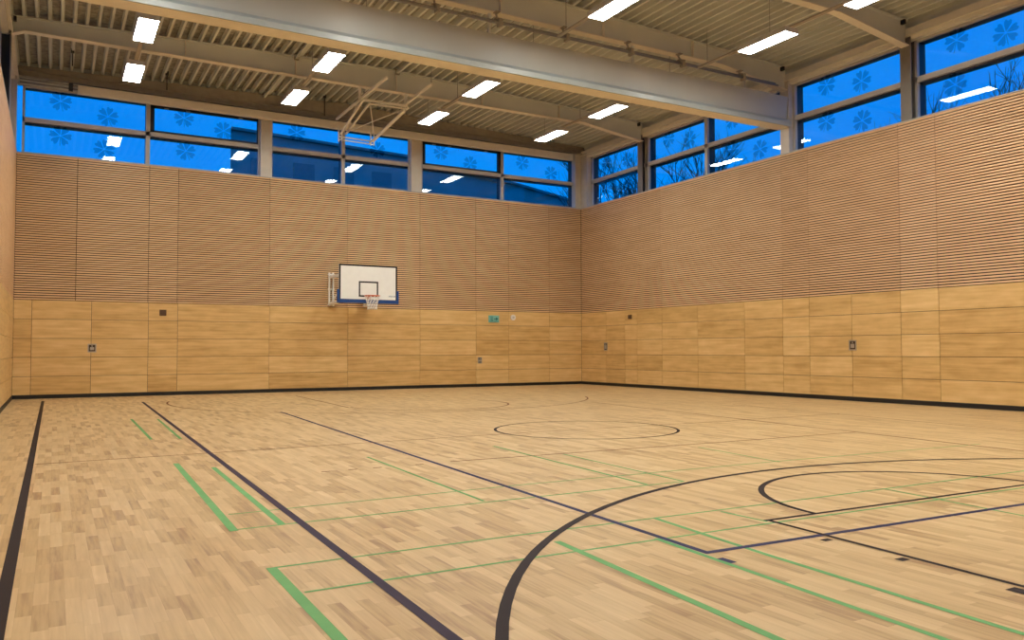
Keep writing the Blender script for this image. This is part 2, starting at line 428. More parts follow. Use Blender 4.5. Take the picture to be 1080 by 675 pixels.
for a, c, v in ((-0.82, 2.23, 0), (2.23, 5.40, 1), (5.64, 7.91, 0), (7.91, 10.30, 0), (10.57, 13.665, 1), (13.665, 16.70, 0)):
    window(m_back, a, c, vent=v, back=0.27)
for a, c in ((21.1, 24.26), (18.25, 21.02), (15.26, 18.25), (11.66, 14.92), (8.2, 11.42), (5.2, 8.15), (2.0, 5.0)):
    window(m_right, a, c)
for a, c in ((21.2, 24.3), (18.2, 20.8), (15.2, 18.2), (11.7, 14.9)):
    window(m_left, a, c)
# slim jamb pane in the left back corner
b = MB(m_back); b.box(XL - 0.25, -0.86, 0.275, 0.287, ZS, HEAD)
b.build('window_%d' % (wn[0] + 1), M['glass'], kind='structure')

# ------------------------------------------------------------------ columns and pillars
GC = 'steel columns along the window band'
def h_column(f, u, w_, label, d0=0.012, d1=0.24, top=8.36, mat='column_dark'):
    b = MB(f); o = f(u, (d0 + d1) / 2, ZS + 0.006)
    b.box(u - w_ / 2, u + w_ / 2, d0, d0 + 0.02, ZS + 0.006, top)
    b.box(u - w_ / 2, u + w_ / 2, d1 - 0.02, d1, ZS + 0.006, top)
    t = thing('steel_column', o, label, 'column', GC)
    b.build('flange', M[mat], t, origin=o)
    b = MB(f); b.box(u - 0.01, u + 0.01, d0 + 0.02, d1 - 0.02, ZS + 0.006, top)
    b.build('web', M['dark_steel'], t, origin=o, label='column web painted dark for recess shade')  # dark colour stands for the shade between the flanges
    return t
def box_column(f, u0, u1, label, d0=0.012, d1=0.20, top=8.42):
    o = f((u0 + u1) / 2, (d0 + d1) / 2, ZS + 0.006)
    b = MB(f); b.box(u0, u1, d0, d1, ZS + 0.006, top)
    t = thing('window_pillar', o, label, 'pillar', 'light pillars between the windows')
    b.build('pillar_body', M['column'], t, origin=o, bevel=0.012)
    b = MB(f); b.box(u0 - 0.03, u1 + 0.03, d1, d1 + 0.05, ZS + 0.006, HEAD)
    b.build('backing_frame', M['alu'], t, origin=o)
    return t
h_column(m_right, 21.19, 0.24, 'dark H-section steel column on the right wall near the far corner, second bay')
h_column(m_right, 11.53, 0.27, 'dark H-section steel column at the right wall, nearest the upper right corner')
h_column(m_left, 21.05, 0.26, 'dark steel column at the upper left edge, end of the far roof beam', d1=0.3)
box_column(m_right, 14.92, 15.22, 'light grey box pillar carrying the curtain casing end on the right wall', d1=0.17)
box_column(m_back, 5.30, 5.64, 'cream pillar between second and third back windows, left of the raised ceiling frame')
box_column(m_back, 10.14, 10.50, 'cream pillar between fourth and fifth back windows, right of the raised ceiling frame')
o = (XR + 0.06, YB + 0.1, ZS + 0.006)
b = MB(); b.box(16.62, 17.0, YB + 0.012, YB + 0.22, ZS + 0.006, 8.45); b.box(XR + 0.012, XR + 0.20, 24.27, YB + 0.012, ZS + 0.006, 8.45)
t = thing('window_pillar', o, 'L-shaped light grey pillar in the far right corner above the slats', 'pillar', 'light pillars between the windows')
b.build('pillar_body', M['column'], t, origin=o)
o = (XL - 0.05, YB + 0.1, ZS + 0.006)
b = MB(); b.box(XL - 0.25, XL - 0.015, YB - 0.2, YB + 0.0, ZS + 0.006, 8.45)
t = thing('window_pillar', o, 'grey pillar in the far left corner beside the first back window', 'pillar', 'light pillars between the windows')
b.build('pillar_body', M['column'], t, origin=o)

# ------------------------------------------------------------------ roof beams
def roof_beam(y, label, stiff, zb=8.46, hl=0.15, hr=0.30, kl=-0.70, kr=14.55):
    t = thing('roof_beam', (7.97, y, zb), label, 'beam', 'haunched steel roof beams')
    xs = [XL - 0.10, kl, 7.97, kr, XR + 0.03]
    bot = [zb - hl, zb, zb, zb, zb - hr]
    o = (7.97, y, zb)
    b = MB(); outline = [(xx, y - 0.008, z) for xx, z in zip(xs, bot)] + [(xx, y - 0.008, deck_z(xx) - 0.004) for xx in (xs[-1], 7.97, xs[0])]
    b.prism(outline, (0, 0.016, 0)); b.build('web', M['paint'], t, origin=o)
    b = MB()
    for i in range(4):
        b.prism([(xs[i], y - 0.10, bot[i] - 0.02), (xs[i + 1], y - 0.10, bot[i + 1] - 0.02), (xs[i + 1], y - 0.10, bot[i + 1] + 0.004), (xs[i], y - 0.10, bot[i] + 0.004)], (0, 0.20, 0))
    b.build('bottom_flange', M['fascia'], t, origin=o)
    b = MB()
    for xa, xb in ((xs[0], 7.97), (7.97, xs[-1])):
        za, zb_ = deck_z(xa) - 0.004, deck_z(xb) - 0.004
        b.prism([(xa, y - 0.10, za - 0.02), (xb, y - 0.10, zb_ - 0.02), (xb, y - 0.10, zb_), (xa, y - 0.10, za)], (0, 0.20, 0))
    b.build('top_flange', M['paint'], t, origin=o)
    for xx in stiff:
        b = MB(); b.box(xx - 0.008, xx + 0.008, y - 0.095, y + 0.095, zb + 0.005, deck_z(xx) - 0.024); b.build('stiffener', M['fascia'], t, origin=o)
    for xx in (XL + 0.05, XR - 0.12):
        b = MB(); zz = deck_z(xx)
        b.box(xx - 0.03, xx + 0.03, y - 0.11, y + 0.11, zz - 0.12, zz - 0.02); b.build('end_bracket', M['dark_steel'], t, origin=o, label='dark end bracket')
    return t
roof_beam(21.12, 'long beige roof beam farthest back, crossing behind the folded ceiling frame', (2.7, 5.4, 8.2, 10.9, 13.6))
roof_beam(15.05, 'beige roof beam in the middle, just in front of the curtain casing', (5.4, 8.2, 10.9, 13.6), zb=8.44)
roof_beam(11.53, 'beige roof beam nearest the camera, ending at the upper right column', (10.9, 13.6), zb=8.48)

GT = 'square roof ties between the beams'
for xx, ya, yb, lab in ((5.40, 21.23, 24.80, 'thin square roof tie from the far beam back to the cream pillar'),
                        (5.40, 16.2, 21.01, 'thin square roof tie left of the folded ceiling frame, in front of the far beam'),
                        (8.20, 16.2, 21.01, 'thin square roof tie right above the folded ceiling frame')):
    zc = deck_z(xx) - 0.09
    b = MB(); b.bar((xx, ya, zc), (xx, yb, zc), 0.07)
    t = thing('roof_tie', (xx, ya, zc), lab, 'roof tie', GT)
    b.build('tube', M['paint'], t, origin=(xx, ya, zc))
    for yy in (ya + 0.05, yb - 0.05):
        b = MB(); b.box(xx - 0.06, xx + 0.06, yy - 0.03, yy + 0.03, zc - 0.06, deck_z(xx) + 0.0); b.build('end_plate', M['channel'], t, origin=(xx, ya, zc))

# steel channel and cream roller casing over the back windows
o = (7.97, 24.74, 8.5)
b = MB(); b.prism([(XL - 0.2, 24.68, 8.46), (XR + 0.2, 24.68, 8.46), (XR + 0.2, 24.68, deck_z(XR) - 0.02), (7.97, 24.68, deck_z(7.97) - 0.02), (XL - 0.2, 24.68, deck_z(XL) - 0.02)], (0, 0.03, 0))
t = thing('edge_channel', o, 'brown grey steel channel along the top of the back wall under the deck', 'channel')
b.build('channel_web', M['channel'], t, origin=o)
b = MB(); b.box(XL - 0.2, XR + 0.2, 24.55, 24.68, 8.45, 8.475); b.build('channel_flange', M['channel'], t, origin=o)
b = MB(); b.box(XL - 0.2, XR + 0.2, 24.60, 24.68, 8.62, 8.64); b.build('channel_flange', M['channel'], t, origin=o)
o = (8.4, 24.58, 8.16)
t = thing('roller_casing', o, 'long cream roller casing running above the back windows', 'roller casing')
b = MB(); b.box(0.46, 16.40, 24.50, 24.6605, 8.165, 8.40); b.build('casing_body', M['fascia'], t, origin=o, bevel=0.02)
for xx in (0.45, 16.40):
    b = MB(); b.box(xx, xx + 0.012, 24.495, 24.655, 8.16, 8.405); b.build('end_cap', M['fascia'], t, origin=o)
for xx in (1.5, 3.8, 6.8, 9.1, 12.0, 15.2):
    b = MB(); b.box(xx - 0.04, xx + 0.04, 24.57, 24.65, 8.399, 8.4495); b.build('bracket', M['channel'], t, origin=o)

# window opener pipes at the left end
o = (-0.2, 24.52, 8.3)
t = thing('opener_rod', o, 'grey window opener pipes at the left end of the roller casing', 'pipe')
for z, r in ((8.27, .02), (8.36, .015)):
    b = MB(); b.tube([(-0.88, 24.52, z), (0.45, 24.52, z)], r); b.build('rod', M['galv'], t, origin=o)
b = MB(); b.box(0.24, 0.34, 24.48, 24.545, 8.20, 8.42); b.build('gearbox', M['dark_steel'], t, origin=o)
for xx, yy, lab in ((2.6, 23.9, 'thin dark hanger rod at the deck right of the leftmost lights'), (0.3, 23.0, 'thin dark hanger rod at the deck left of the leftmost lights'),
                    (7.1, 24.2, 'thin dark hanger rod left of the folded ceiling frame')):
    z1 = deck_z(xx) + 0.05; o = (xx, yy, 8.42)
    t = thing('hanger_rod', o, lab, 'hanger', 'dark hanger rods')
    b = MB(); b.tube([(xx, yy, 8.42), (xx, yy, z1)], 0.016, 6); b.build('rod', M['dark_steel'], t, origin=o)
    b = MB(); b.box(xx - 0.04, xx + 0.04, yy - 0.03, yy + 0.03, z1 - 0.1, z1 + 0.01); b.build('clamp', M['dark_steel'], t, origin=o)

# ------------------------------------------------------------------ dividing curtain casing and hoist shaft
X0, X1 = XL - 0.05, XR + 0.008
o = (7.97, 15.06, 7.13)
t = thing('curtain_casing', o, 'large grey dividing curtain casing spanning the hall under the roof', 'curtain casing')
b = MB(); b.prism([(X0, 14.99, 7.29), (X0, 14.93, 7.94), (X0, 15.24, 7.94), (X0, 15.24, 7.29)], (X1 - X0, 0, 0)); b.build('casing_body', M['casing'], t, origin=o)
b = MB(); b.box(X0, X1, 14.84, 15.28, 7.13, 7.15); b.build('soffit', M['fascia'], t, origin=o)
b = MB(); b.prism([(X0, 14.82, 7.12), (X0, 14.82, 7.23), (X0, 14.90, 7.32), (X0, 15.01, 7.32), (X0, 15.01, 7.27), (X0, 14.92, 7.27), (X0, 14.86, 7.12)], (X1 - X0, 0, 0))
b.build('lip', M['lip'], t, origin=o, label='cool grey lower lip')
b = MB(); b.box(X0, X1, 15.24, 15.28, 7.15, 7.94); b.build('rear_sheet', M['casing'], t, origin=o)
for xx in (0.5, 4.1, 7.97, 11.8, 15.4):
    b = MB(); b.box(xx - 0.03, xx + 0.03, 15.04, 15.10, 7.94, 8.419 if xx < 14.5 else 8.30); b.build('hanger', M['paint'], t, origin=o)
o = (7.97, 14.78, 8.12)
t = thing('hoist_shaft', o, 'thin grey hoist shaft with clamps running above the curtain casing', 'hoist shaft')
for yy, zz, r in ((14.76, 8.11, .025), (14.84, 8.19, .014)):
    b = MB(); b.tube([(-0.85, yy, zz), (16.3, yy, zz)], r, 10); b.build('shaft_tube', M['galv'], t, origin=o)
for xx in (1.15, 2.6, 3.95, 5.0, 6.63, 8.07, 9.76, 11.54, 13.1, 15.1):
    zt = 8.417 if xx < 14.5 else 8.34
    b = MB(); b.box(xx - 0.03, xx + 0.03, 14.73, 14.87, 8.06, 8.22); b.box(xx - 0.09, xx + 0.09, 14.80, 14.88, 8.22, 8.245)
    b.box(xx - 0.05, xx + 0.05, 14.84, 14.99, zt - 0.02, zt)
    b.bar((xx, 14.86, 8.22), (xx, 14.97, zt - 0.01), 0.03)
    b.tube([(xx - 0.05, 14.76, 8.11), (xx + 0.05, 14.76, 8.11)], 0.05, 12)
    b.build('shaft_bearing', M['channel'], t, origin=o)

# ------------------------------------------------------------------ ceiling lights
GL = 'ceiling light panels'
OUT = 'long white unseen ceiling light panel added for light further forward, beyond the upper edge of the picture'
LX = (1.57, 5.45, 9.42, 13.43)
LZ_ = 7.92
def make_light(x, y, label):
    t = thing('ceiling_light', (x, y, LZ_), label, 'ceiling light', GL)
    o = (x, y, LZ_); a, c = 0.203, 0.69
    b = MB()
    b.box(x - a, x + a, y - c, y + c, LZ_ + 0.035, LZ_ + 0.105)
    for (p, q, r, s) in ((-a, -a + 0.014, -c, c), (a - 0.014, a, -c, c), (-a, a, -c, -c + 0.014), (-a, a, c - 0.014, c)):
        b.box(x + p, x + q, y + r, y + s, LZ_ - 0.002, LZ_ + 0.036)
    b.build('housing', M['housing'], t, origin=o)
    b = MB(); b.box(x - a + 0.014, x + a - 0.014, y - c + 0.014, y + c - 0.014, LZ_ + 0.002, LZ_ + 0.035); b.build('diffuser', M['lamp'], t, origin=o)
    return t
first = make_light(LX[0], 21.27, 'bright ceiling light in the leftmost row, the one nearer the back windows')
def copy_light(x, y, label):
    r = first.copy(); r['label'] = label; r.location = (x, y, LZ_); COL.objects.link(r)
    for ch in first.children:
        k = ch.copy(); k.parent = r; COL.objects.link(k)
    return r
for x, y, lab in (
    (LX[0], 18.29, 'bright ceiling light in the leftmost row, overlapping the far roof beam'),
    (LX[1], 21.27, 'ceiling light in the second row from left, near the back windows'),
    (LX[1], 18.29, 'bright ceiling light in the second row from left, overlapping the far roof beam'),
    (LX[2], 21.27, 'bright ceiling light in the third row, right of the folded frame near the back windows'),
    (LX[2], 18.29, 'bright ceiling light in the third row, between the curtain casing and far beam'),
    (LX[3], 21.27, 'bright ceiling light in the rightmost row, farthest, near the back right corner'),
    (LX[3], 18.29, 'bright ceiling light in the rightmost row, just behind the curtain casing'),
    (LX[2], 12.54, 'big ceiling light at the top middle, cut by the upper picture edge'),
    (LX[3], 12.45, 'big ceiling light in front of the curtain casing at the upper right'),
    (LX[3], 9.65, 'ceiling light at the top right edge, beside the nearest roof beam')):
    copy_light(x, y, lab)
for x, y in [(LX[0], 12.54), (LX[1], 12.54), (LX[0], 9.65), (LX[1], 9.65), (LX[2], 9.65)] + [(x, y) for x in LX for y in (6.7, 3.8)] + [(x, 0.9) for x in LX[1:]]:  # unseen repeats of the light grid, added to light the hall and near floor
    copy_light(x, y, OUT)
for i, x in enumerate(LX):
    nm = ('leftmost', 'second', 'third', 'rightmost')[i]
    for ya, yb, lab in ((15.35, 21.95, 'grey mounting rail carrying the %s row of lights behind the curtain casing' % nm),
                        (-1.5, 14.6, 'grey mounting rail carrying the %s row of lights in front of the curtain casing' % nm)):
        o = (x, ya, LZ_ + 0.105)
        t = thing('light_rail', o, lab, 'rail', 'light mounting rails')
        b = MB(); b.box(x - 0.045, x + 0.045, ya, yb, LZ_ + 0.106, LZ_ + 0.14); b.build('rail_body', M['channel'], t, origin=o)
        n = int((yb - ya) / 1.9)
        for k in range(n + 1):
            yy = ya + 0.3 + k * (yb - ya - 0.6) / n
            b = MB(); b.tube([(x, yy, LZ_ + 0.135), (x, yy, deck_z(x) + 0.03)], 0.007, 6); b.build('hanger', M['galv'], t, origin=o)

# ------------------------------------------------------------------ wall basketball hoop
BX, BY = 8.09, 22.95
t = thing('basketball_hoop', (8.03, 24.63, 2.66), 'basketball hoop with white backboard and blue edge padding on the back wall', 'basketball hoop')
o = t.location
def part(b, name, mat, parent=None, label=None, bevel=0): return b.build(name, mat, parent or t, label, origin=o, bevel=bevel)
b = MB(); b.box(BX - 0.90, BX + 0.90, BY, BY + 0.03, 2.70, 3.775)
board = part(b, 'backboard', M['board'])
def frame_lines(x0, x1, z0, z1, wd, name):
    b = MB()
    for (p, q, r, s) in ((x0, x1, z1 - wd, z1), (x0, x1, z0, z0 + wd), (x0, x0 + wd, z0 + wd, z1 - wd), (x1 - wd, x1, z0 + wd, z1 - wd)):
        b.box(p, q, BY - 0.003, BY + 0.001, r, s)
    return part(b, name, M['black'], board, 'black painted line')
frame_lines(BX - 0.90, BX + 0.90, 2.70, 3.775, 0.05, 'border_line')
frame_lines(BX - 0.30, BX + 0.30, 2.825, 3.285, 0.045, 'target_square')
b = MB()
for k, wdt in enumerate((.03, .025, .03, .02, .03, .03)):
    b.box(BX + 0.63 + k * 0.036, BX + 0.63 + k * 0.036 + wdt * 0.8, BY - 0.003, BY + 0.001, 2.84, 2.87 + (k % 2) * 0.012)
part(b, 'maker_print', M['grey_print'], board, 'small grey blue print at lower right')
b = MB(); b.box(BX - 0.95, BX + 0.95, BY - 0.02, BY + 0.05, 2.635, 2.74)
for s in (-1, 1):
    xa, xb = sorted((BX + s * 0.885, BX + s * 0.95)); b.box(xa, xb, BY - 0.02, BY + 0.05, 2.70, 3.03)
part(b, 'edge_padding', M['pad'], board, 'blue foam padding', bevel=0.012)
RC = Vector((BX - 0.02, BY - 0.385, 2.835))
b = MB(); b.tube([RC + Vector((0.225 * math.cos(a), 0.225 * math.sin(a), 0)) for a in [2 * PI * k / 36 for k in range(36)]], 0.013, 8, closed=True)
rim = part(b, 'rim', M['rim'])
b = MB(); b.box(RC.x - 0.07, RC.x + 0.07, BY - 0.02, BY, 2.76, 2.87)
for s in (-1, 1): b.bar((RC.x + s * 0.06, BY - 0.01, 2.83), (RC.x + s * 0.09, RC.y + 0.205, 2.835), 0.02)
b.bar((RC.x, BY - 0.01, 2.78), (RC.x, RC.y + 0.22, 2.825), 0.06, 0.012)
part(b, 'rim_bracket', M['rim'], rim)
b = MB(); N = 12
def ring(level):
    r = (0.222, 0.190, 0.165, 0.148, 0.138, 0.140)[level]; z = RC.z - (0.012, 0.085, 0.165, 0.245, 0.325, 0.40)[level]
    return [RC + Vector((r * math.cos(2 * PI * (k + 0.5 * (level % 2)) / N), r * math.sin(2 * PI * (k + 0.5 * (level % 2)) / N), z - RC.z)) for k in range(N)]
for lv in range(5):
    A, Bq = ring(lv), ring(lv + 1)
    for k in range(N):
        for j in ((k, (k - 1) % N) if lv % 2 == 0 else (k, (k + 1) % N)):
            b.tube([A[k], Bq[j]], 0.0065, 5)
part(b, 'net', M['net'], label='white cord net')
# wall frame, arms and braces
for xx in (7.46, 8.60):
    b = MB()
    for d in (0.0, 0.12): b.box(xx + d - 0.02 - 0.06, xx + d + 0.02 - 0.06, 24.56, 24.645, 2.62, 3.66)
    for z in (2.66, 3.14, 3.60): b.box(xx - 0.10, xx + 0.10, 24.58, 24.645, z - 0.02, z + 0.02)
    part(b, 'wall_frame', M['white_metal'])
    for z in (2.72, 3.52):
        b = MB(); b.bar((xx, 24.58, z), (xx + (0.08 if xx < 8 else -0.02), BY + 0.03, z), 0.13, 0.07); part(b, 'arm', M['white_metal'])
    b = MB(); b.bar((xx, 24.56, 2.72), (xx + (0.08 if xx < 8 else -0.02), BY + 0.05, 3.50), 0.03); part(b, 'brace', M['white_metal'])
b = MB(); b.bar((7.54, BY + 0.05, 3.52), (8.58, BY + 0.05, 3.52), 0.05); b.bar((7.54, BY + 0.05, 2.80), (8.58, BY + 0.05, 2.80), 0.05)
b.bar((7.54, BY + 0.05, 2.80), (7.54, BY + 0.05, 3.52), 0.05); b.bar((8.58, BY + 0.05, 2.80), (8.58, BY + 0.05, 3.52), 0.05)
part(b, 'board_frame', M['white_metal'])
b = MB(); b.bar((7.50, 24.5, 2.72), (8.56, BY + 0.1, 2.74), 0.025); b.bar((8.60, 24.5, 2.72), (7.54, BY + 0.1, 2.74), 0.025); part(b, 'brace', M['white_metal'])

# ------------------------------------------------------------------ folded hoop frame under the ceiling
t = thing('folded_hoop_frame', (7.8, 21.12, 8.44), 'cream tubular hoop frame folded up under the far roof beam', 'hoop frame')
o = t.location
H = [(7.20, 20.98, 8.08), (8.47, 20.98, 8.10)]
for xx in (7.16, 8.50):
    b = MB(); b.bar((xx, 21.10, 8.44), (xx, 21.08, 8.04), 0.07, 0.05); b.box(xx - 0.08, xx + 0.08, 21.02, 21.20, 8.425, 8.44); part(b, 'hanger_post', M['white_metal'])
    b = MB(); b.bar((xx + 0.09, 21.0, 8.30), (xx + 0.09, 21.0, 8.05), 0.025); part(b, 'hinge_link', M['galv'])
b = MB(); b.bar((7.20, 19.12, 8.12), (7.22, 23.35, 8.12), 0.06); part(b, 'rail', M['white_metal'])
b = MB(); b.bar((8.40, 19.05, 8.12), (8.46, 21.15, 8.12), 0.06); part(b, 'rail', M['white_metal'])
LOW = 23.4
for p, q, r in (((7.22, 20.95, 8.06), (7.36, LOW, 7.70), .05), ((7.40, 20.97, 7.99), (7.52, LOW, 7.72), .045),
                ((8.52, 20.97, 8.02), (8.36, LOW, 7.60), .05), ((8.40, 20.97, 7.94), (8.26, LOW, 7.54), .04)):
    b = MB(); b.bar(p, q, r); part(b, 'frame_leg', M['white_metal'])
for p, q, r in (((7.22, 20.97, 8.05), (8.50, 20.97, 8.06), .06), ((7.40, 20.97, 7.97), (8.50, 20.97, 7.98), .035),
                ((7.33, LOW, 7.62), (8.36, LOW, 7.60), .035), ((7.33, LOW, 7.53), (8.36, LOW, 7.51), .03)):
    b = MB(); b.bar(p, q, r); part(b, 'cross_bar', M['white_metal'])
for p, q in (((7.42, 20.98, 7.97), (8.30, 23.1, 7.66)), ((8.45, 20.98, 7.99), (7.50, 23.1, 7.73)), ((7.22, 21.5, 8.10), (7.40, 22.7, 7.82))):
    b = MB(); b.bar(p, q, 0.022); part(b, 'brace', M['white_metal'])
for xx in (7.30, 8.30):
    b = MB(); b.bar((xx, LOW, 7.47), (xx, LOW, 7.95), 0.035); b.bar((xx - 0.10, LOW - 0.02, 7.88), (xx + 0.10, LOW - 0.02, 7.88), 0.02)
    b.bar((xx + 0.1, LOW, 7.48), (xx + 0.1, LOW, 7.80), 0.03)
    part(b, 'board_mount', M['white_metal'])
b = MB(); b.tube([(8.40, 19.08, 8.14), (8.40, 19.08, deck_z(8.4) + 0.02)], 0.010, 6); part(b, 'lifting_cable', M['galv'])

# ------------------------------------------------------------------ small wall fixtures
def handle(f, u0, u1, z0, z1, label, dark=False):
    """recessed flush door pull with a steel surround"""
    o = f((u0 + u1) / 2, 0.0, z0); t = thing('door_handle', o, label, 'door handle', 'recessed door pulls in the wood panels')
    e = 0.028; b = MB(f)
    for (p, q, r, s) in ((u0, u1, z0, z0 + e), (u0, u1, z1 - e, z1), (u0, u0 + e, z0 + e, z1 - e), (u1 - e, u1, z0 + e, z1 - e)): b.box(p, q, -0.010, 0.002, r, s)
    b.build('surround', M['channel'] if dark else M['silver'], t, origin=o)
    b = MB(f); b.box(u0 + e, u1 - e, -0.003, 0.002, z0 + e, z1 - e); b.build('recess', M['recess'], t, origin=o)
    m = (u0 + u1) / 2
    b = MB(f); b.box(m - 0.05, m + 0.05, -0.014, -0.002, z0 + 0.06, z1 - 0.09); b.build('pull', M['channel'] if dark else M['silver'], t, origin=o, bevel=0.004)
    b = MB(f); b.box(m - 0.015, m + 0.015, -0.014, -0.002, z1 - 0.075, z1 - 0.045); b.build('lock', M['silver'], t, origin=o)
handle(m_back, 0.80, 1.01, 1.21, 1.44, 'square steel flush pull on the back wall panels, far left')
handle(m_back, 12.58, 12.74, 0.79, 1.01, 'dark flush pull low on the back wall, below the exit sign', True)
handle(m_right, 23.05, 23.25, 1.22, 1.50, 'dark flush pull on the right wall close to the far corner', True)
handle(m_right, 12.95, 13.16, 1.22, 1.47, 'steel flush pull on the right wall panels, right part of picture')

o = m_back(13.195, 0.0, 2.20)
t = thing('exit_sign', o, 'pale turquoise emergency exit sign on the back wall', 'sign')
b = MB(m_back); b.box(12.99, 13.40, -0.03, -0.001, 2.20, 2.44); b.build('sign_face', M['sign'], t, origin=o, bevel=0.006)
b = MB(m_back)
def spoly(pts): b.prism([m_back(13.195 + p[0], -0.030, 2.32 + p[1]) for p in pts], (0, -0.003, 0))
spoly([(-.17, -.09), (-.05, -.09), (-.05, .08), (-.17, .08), (-.17, .065), (-.065, .065), (-.065, -.075), (-.17, -.075)])   # doorway
spoly([(-.13, .02), (-.10, .035), (-.085, .0), (-.10, -.03), (-.075, -.07), (-.09, -.07), (-.12, -.03)])                    # running figure
spoly([(-.115, .04), (-.095, .04), (-.095, .06), (-.115, .06)])
spoly([(0.0, -.015), (.08, -.015), (.08, -.06), (.17, .0), (.08, .06), (.08, .015), (0.0, .015)])                           # arrow
spoly([(-.03, -.09), (.17, -.09), (.17, -.075), (-.03, -.075)])
b.build('pictogram', M['sign_ink'], t, origin=o, label='dark running figure, doorway and arrow')

def disc(f, u, z, r, d0, d1, n=24):
    return [f(u + r * math.cos(2 * PI * k / n), d0, z + r * math.sin(2 * PI * k / n)) for k in range(n)], Vector(f(0, d1, 0)) - Vector(f(0, d0, 0))
o = m_back(13.96, 0.0, 2.38)
t = thing('wall_alarm', o, 'small round white alarm device right of the exit sign', 'alarm')
b = MB(); p, e = disc(m_back, 13.96, 2.38, 0.10, 0.0, -0.04); b.prism(p, e); b.build('body', M['white'], t, origin=o, bevel=0.008)
b = MB(); p, e = disc(m_back, 13.96, 2.38, 0.04, -0.04, -0.055); b.prism(p, e); b.build('lens', M['housing'], t, origin=o)
o = m_back(2.66, 0.0, 2.23)
t = thing('wall_grille', o, 'square brown ventilation grille high on the back wall wood panels, left side', 'grille')
b = MB(m_back); b.box(2.57, 2.75, -0.008, 0.0, 2.23, 2.40); b.build('plate', M['brown'], t, origin=o)
b = MB(m_back)
for k in range(6): b.box(2.585, 2.735, -0.012, -0.007, 2.245 + k * 0.025, 2.257 + k * 0.025)
b.build('slots', M['recess'], t, origin=o)
o = m_right(21.74, 0.0, 2.30)
t = thing('wall_sensor', o, 'small dark brown sensor box on the right wall near the far corner', 'sensor')
b = MB(m_right); b.box(21.66, 21.82, -0.05, 0.0, 2.28, 2.42); b.build('housing', M['brown'], t, origin=o, bevel=0.008)
b = MB(m_right); b.box(21.70, 21.78, -0.056, -0.05, 2.31, 2.38); b.build('lens', M['recess'], t, origin=o)

# ------------------------------------------------------------------ flower stickers on the panes
def flower_mesh():
    b = MB()
    for k in range(6):
        a = math.radians(90 + 57 * (k - 2.5))
        pts = []
        for (r, s) in ((0.02, 0), (0.11, -0.044), (0.19, -0.078), (0.245, -0.076), (0.272, -0.045), (0.235, 0.0), (0.272, 0.045), (0.245, 0.076), (0.19, 0.078), (0.11, 0.044)):
            pts.append((r * math.cos(a) - s * math.sin(a), 0, r * math.sin(a) + s * math.cos(a)))
        b.poly(pts)
    b.poly([(-0.012, 0, -0.03), (0.0, 0, -0.02), (0.012, 0, -0.03), (0.03, 0, -0.27), (0.01, 0, -0.275)])
    me_pts = b
    return me_pts
fb = flower_mesh()
fme = None
def flower(f, u, z, label, d, sc=1.0, rot=0.0):
    global fme
    if fme is None:
        me = bpy.data.meshes.new('flower_sticker'); me.from_pydata(fb.v, [], fb.f); me.materials.append(M['film']); fme = me
    ob = bpy.data.objects.new('flower_sticker', fme); COL.objects.link(ob)
    ob.location = f(u, d, z)
    rz = 0.0 if f is m_back else PI / 2
    ob.rotation_euler = (0, rot, rz); ob.scale = (sc, 1, sc)
    tag(ob, label, 'window sticker', 'translucent flower stickers on the window panes')
BW = ('first', 'second', 'third', 'fourth', 'fifth', 'sixth')
for u, z, lab in ((0.06, 8.0, 'blue flower sticker, left one on the upper pane of the first back window'), (1.21, 7.74, 'blue flower sticker, right one on the upper pane of the first back window'),
                  (0.07, 7.06, 'blue flower sticker, left one on the lower pane of the first back window'), (1.13, 6.82, 'blue flower sticker, right one on the lower pane of the first back window'),
                  (3.18, 7.98, 'blue flower sticker, left one in the dark vent sash of the second back window'), (4.28, 7.75, 'blue flower sticker, right one in the dark vent sash of the second back window'),
                  (3.24, 7.02, 'blue flower sticker on the lower pane of the second back window'), (6.44, 7.98, 'blue flower sticker on the upper pane of the third back window'),
                  (9.06, 7.76, 'blue flower sticker behind the folded frame on the fourth back window'),
                  (11.32, 7.95, 'blue flower sticker, left one in the vent sash of the fifth back window'), (12.43, 7.68, 'blue flower sticker, right one in the vent sash of the fifth back window'),
                  (14.51, 7.95, 'blue flower sticker, left one on the upper pane of the sixth back window'), (15.72, 7.69, 'blue flower sticker, right one on the upper pane of the sixth back window')):
    flower(m_back, u, z, lab, 0.262, rot=random.uniform(-.4, .4))
for u, z, lab in ((23.37, 7.92, 'blue flower sticker, left one on the upper pane beside the far right corner'), (22.17, 7.78, 'blue flower sticker beside the far dark column on the upper corner pane'),
                  (23.38, 7.03, 'blue flower sticker on the lower pane beside the far right corner'), (22.17, 6.85, 'blue flower sticker beside the far dark column on the lower corner pane'),
                  (19.99, 8.0, 'blue flower sticker among the twigs, left on the second right-wall window'), (19.01, 7.78, 'blue flower sticker among the twigs, right on the second right-wall window'),
                  (17.19, 7.93, 'blue flower sticker just under the curtain casing on the right wall'), (17.20, 7.06, 'blue flower sticker, left one on the lower pane under the curtain casing'),
                  (16.15, 6.84, 'blue flower sticker, right one on the lower pane under the curtain casing'),
                  (13.89, 8.0, 'blue flower sticker, left one on the upper pane right of the box pillar'), (12.86, 7.80, 'blue flower sticker, right one on the upper pane right of the box pillar'),
                  (13.91, 7.07, 'blue flower sticker, left one on the lower pane right of the box pillar'), (12.86, 6.82, 'blue flower sticker, right one on the lower pane right of the box pillar'),
                  (10.46, 8.0, 'blue flower sticker, left one on the upper pane at the upper right corner'), (9.41, 7.80, 'blue flower sticker, right one on the upper pane at the upper right corner'),
                  (10.51, 7.03, 'blue flower sticker on the lower pane at the upper right corner')):
    flower(m_right, u, z, lab, 0.240, rot=random.uniform(-.4, .4))

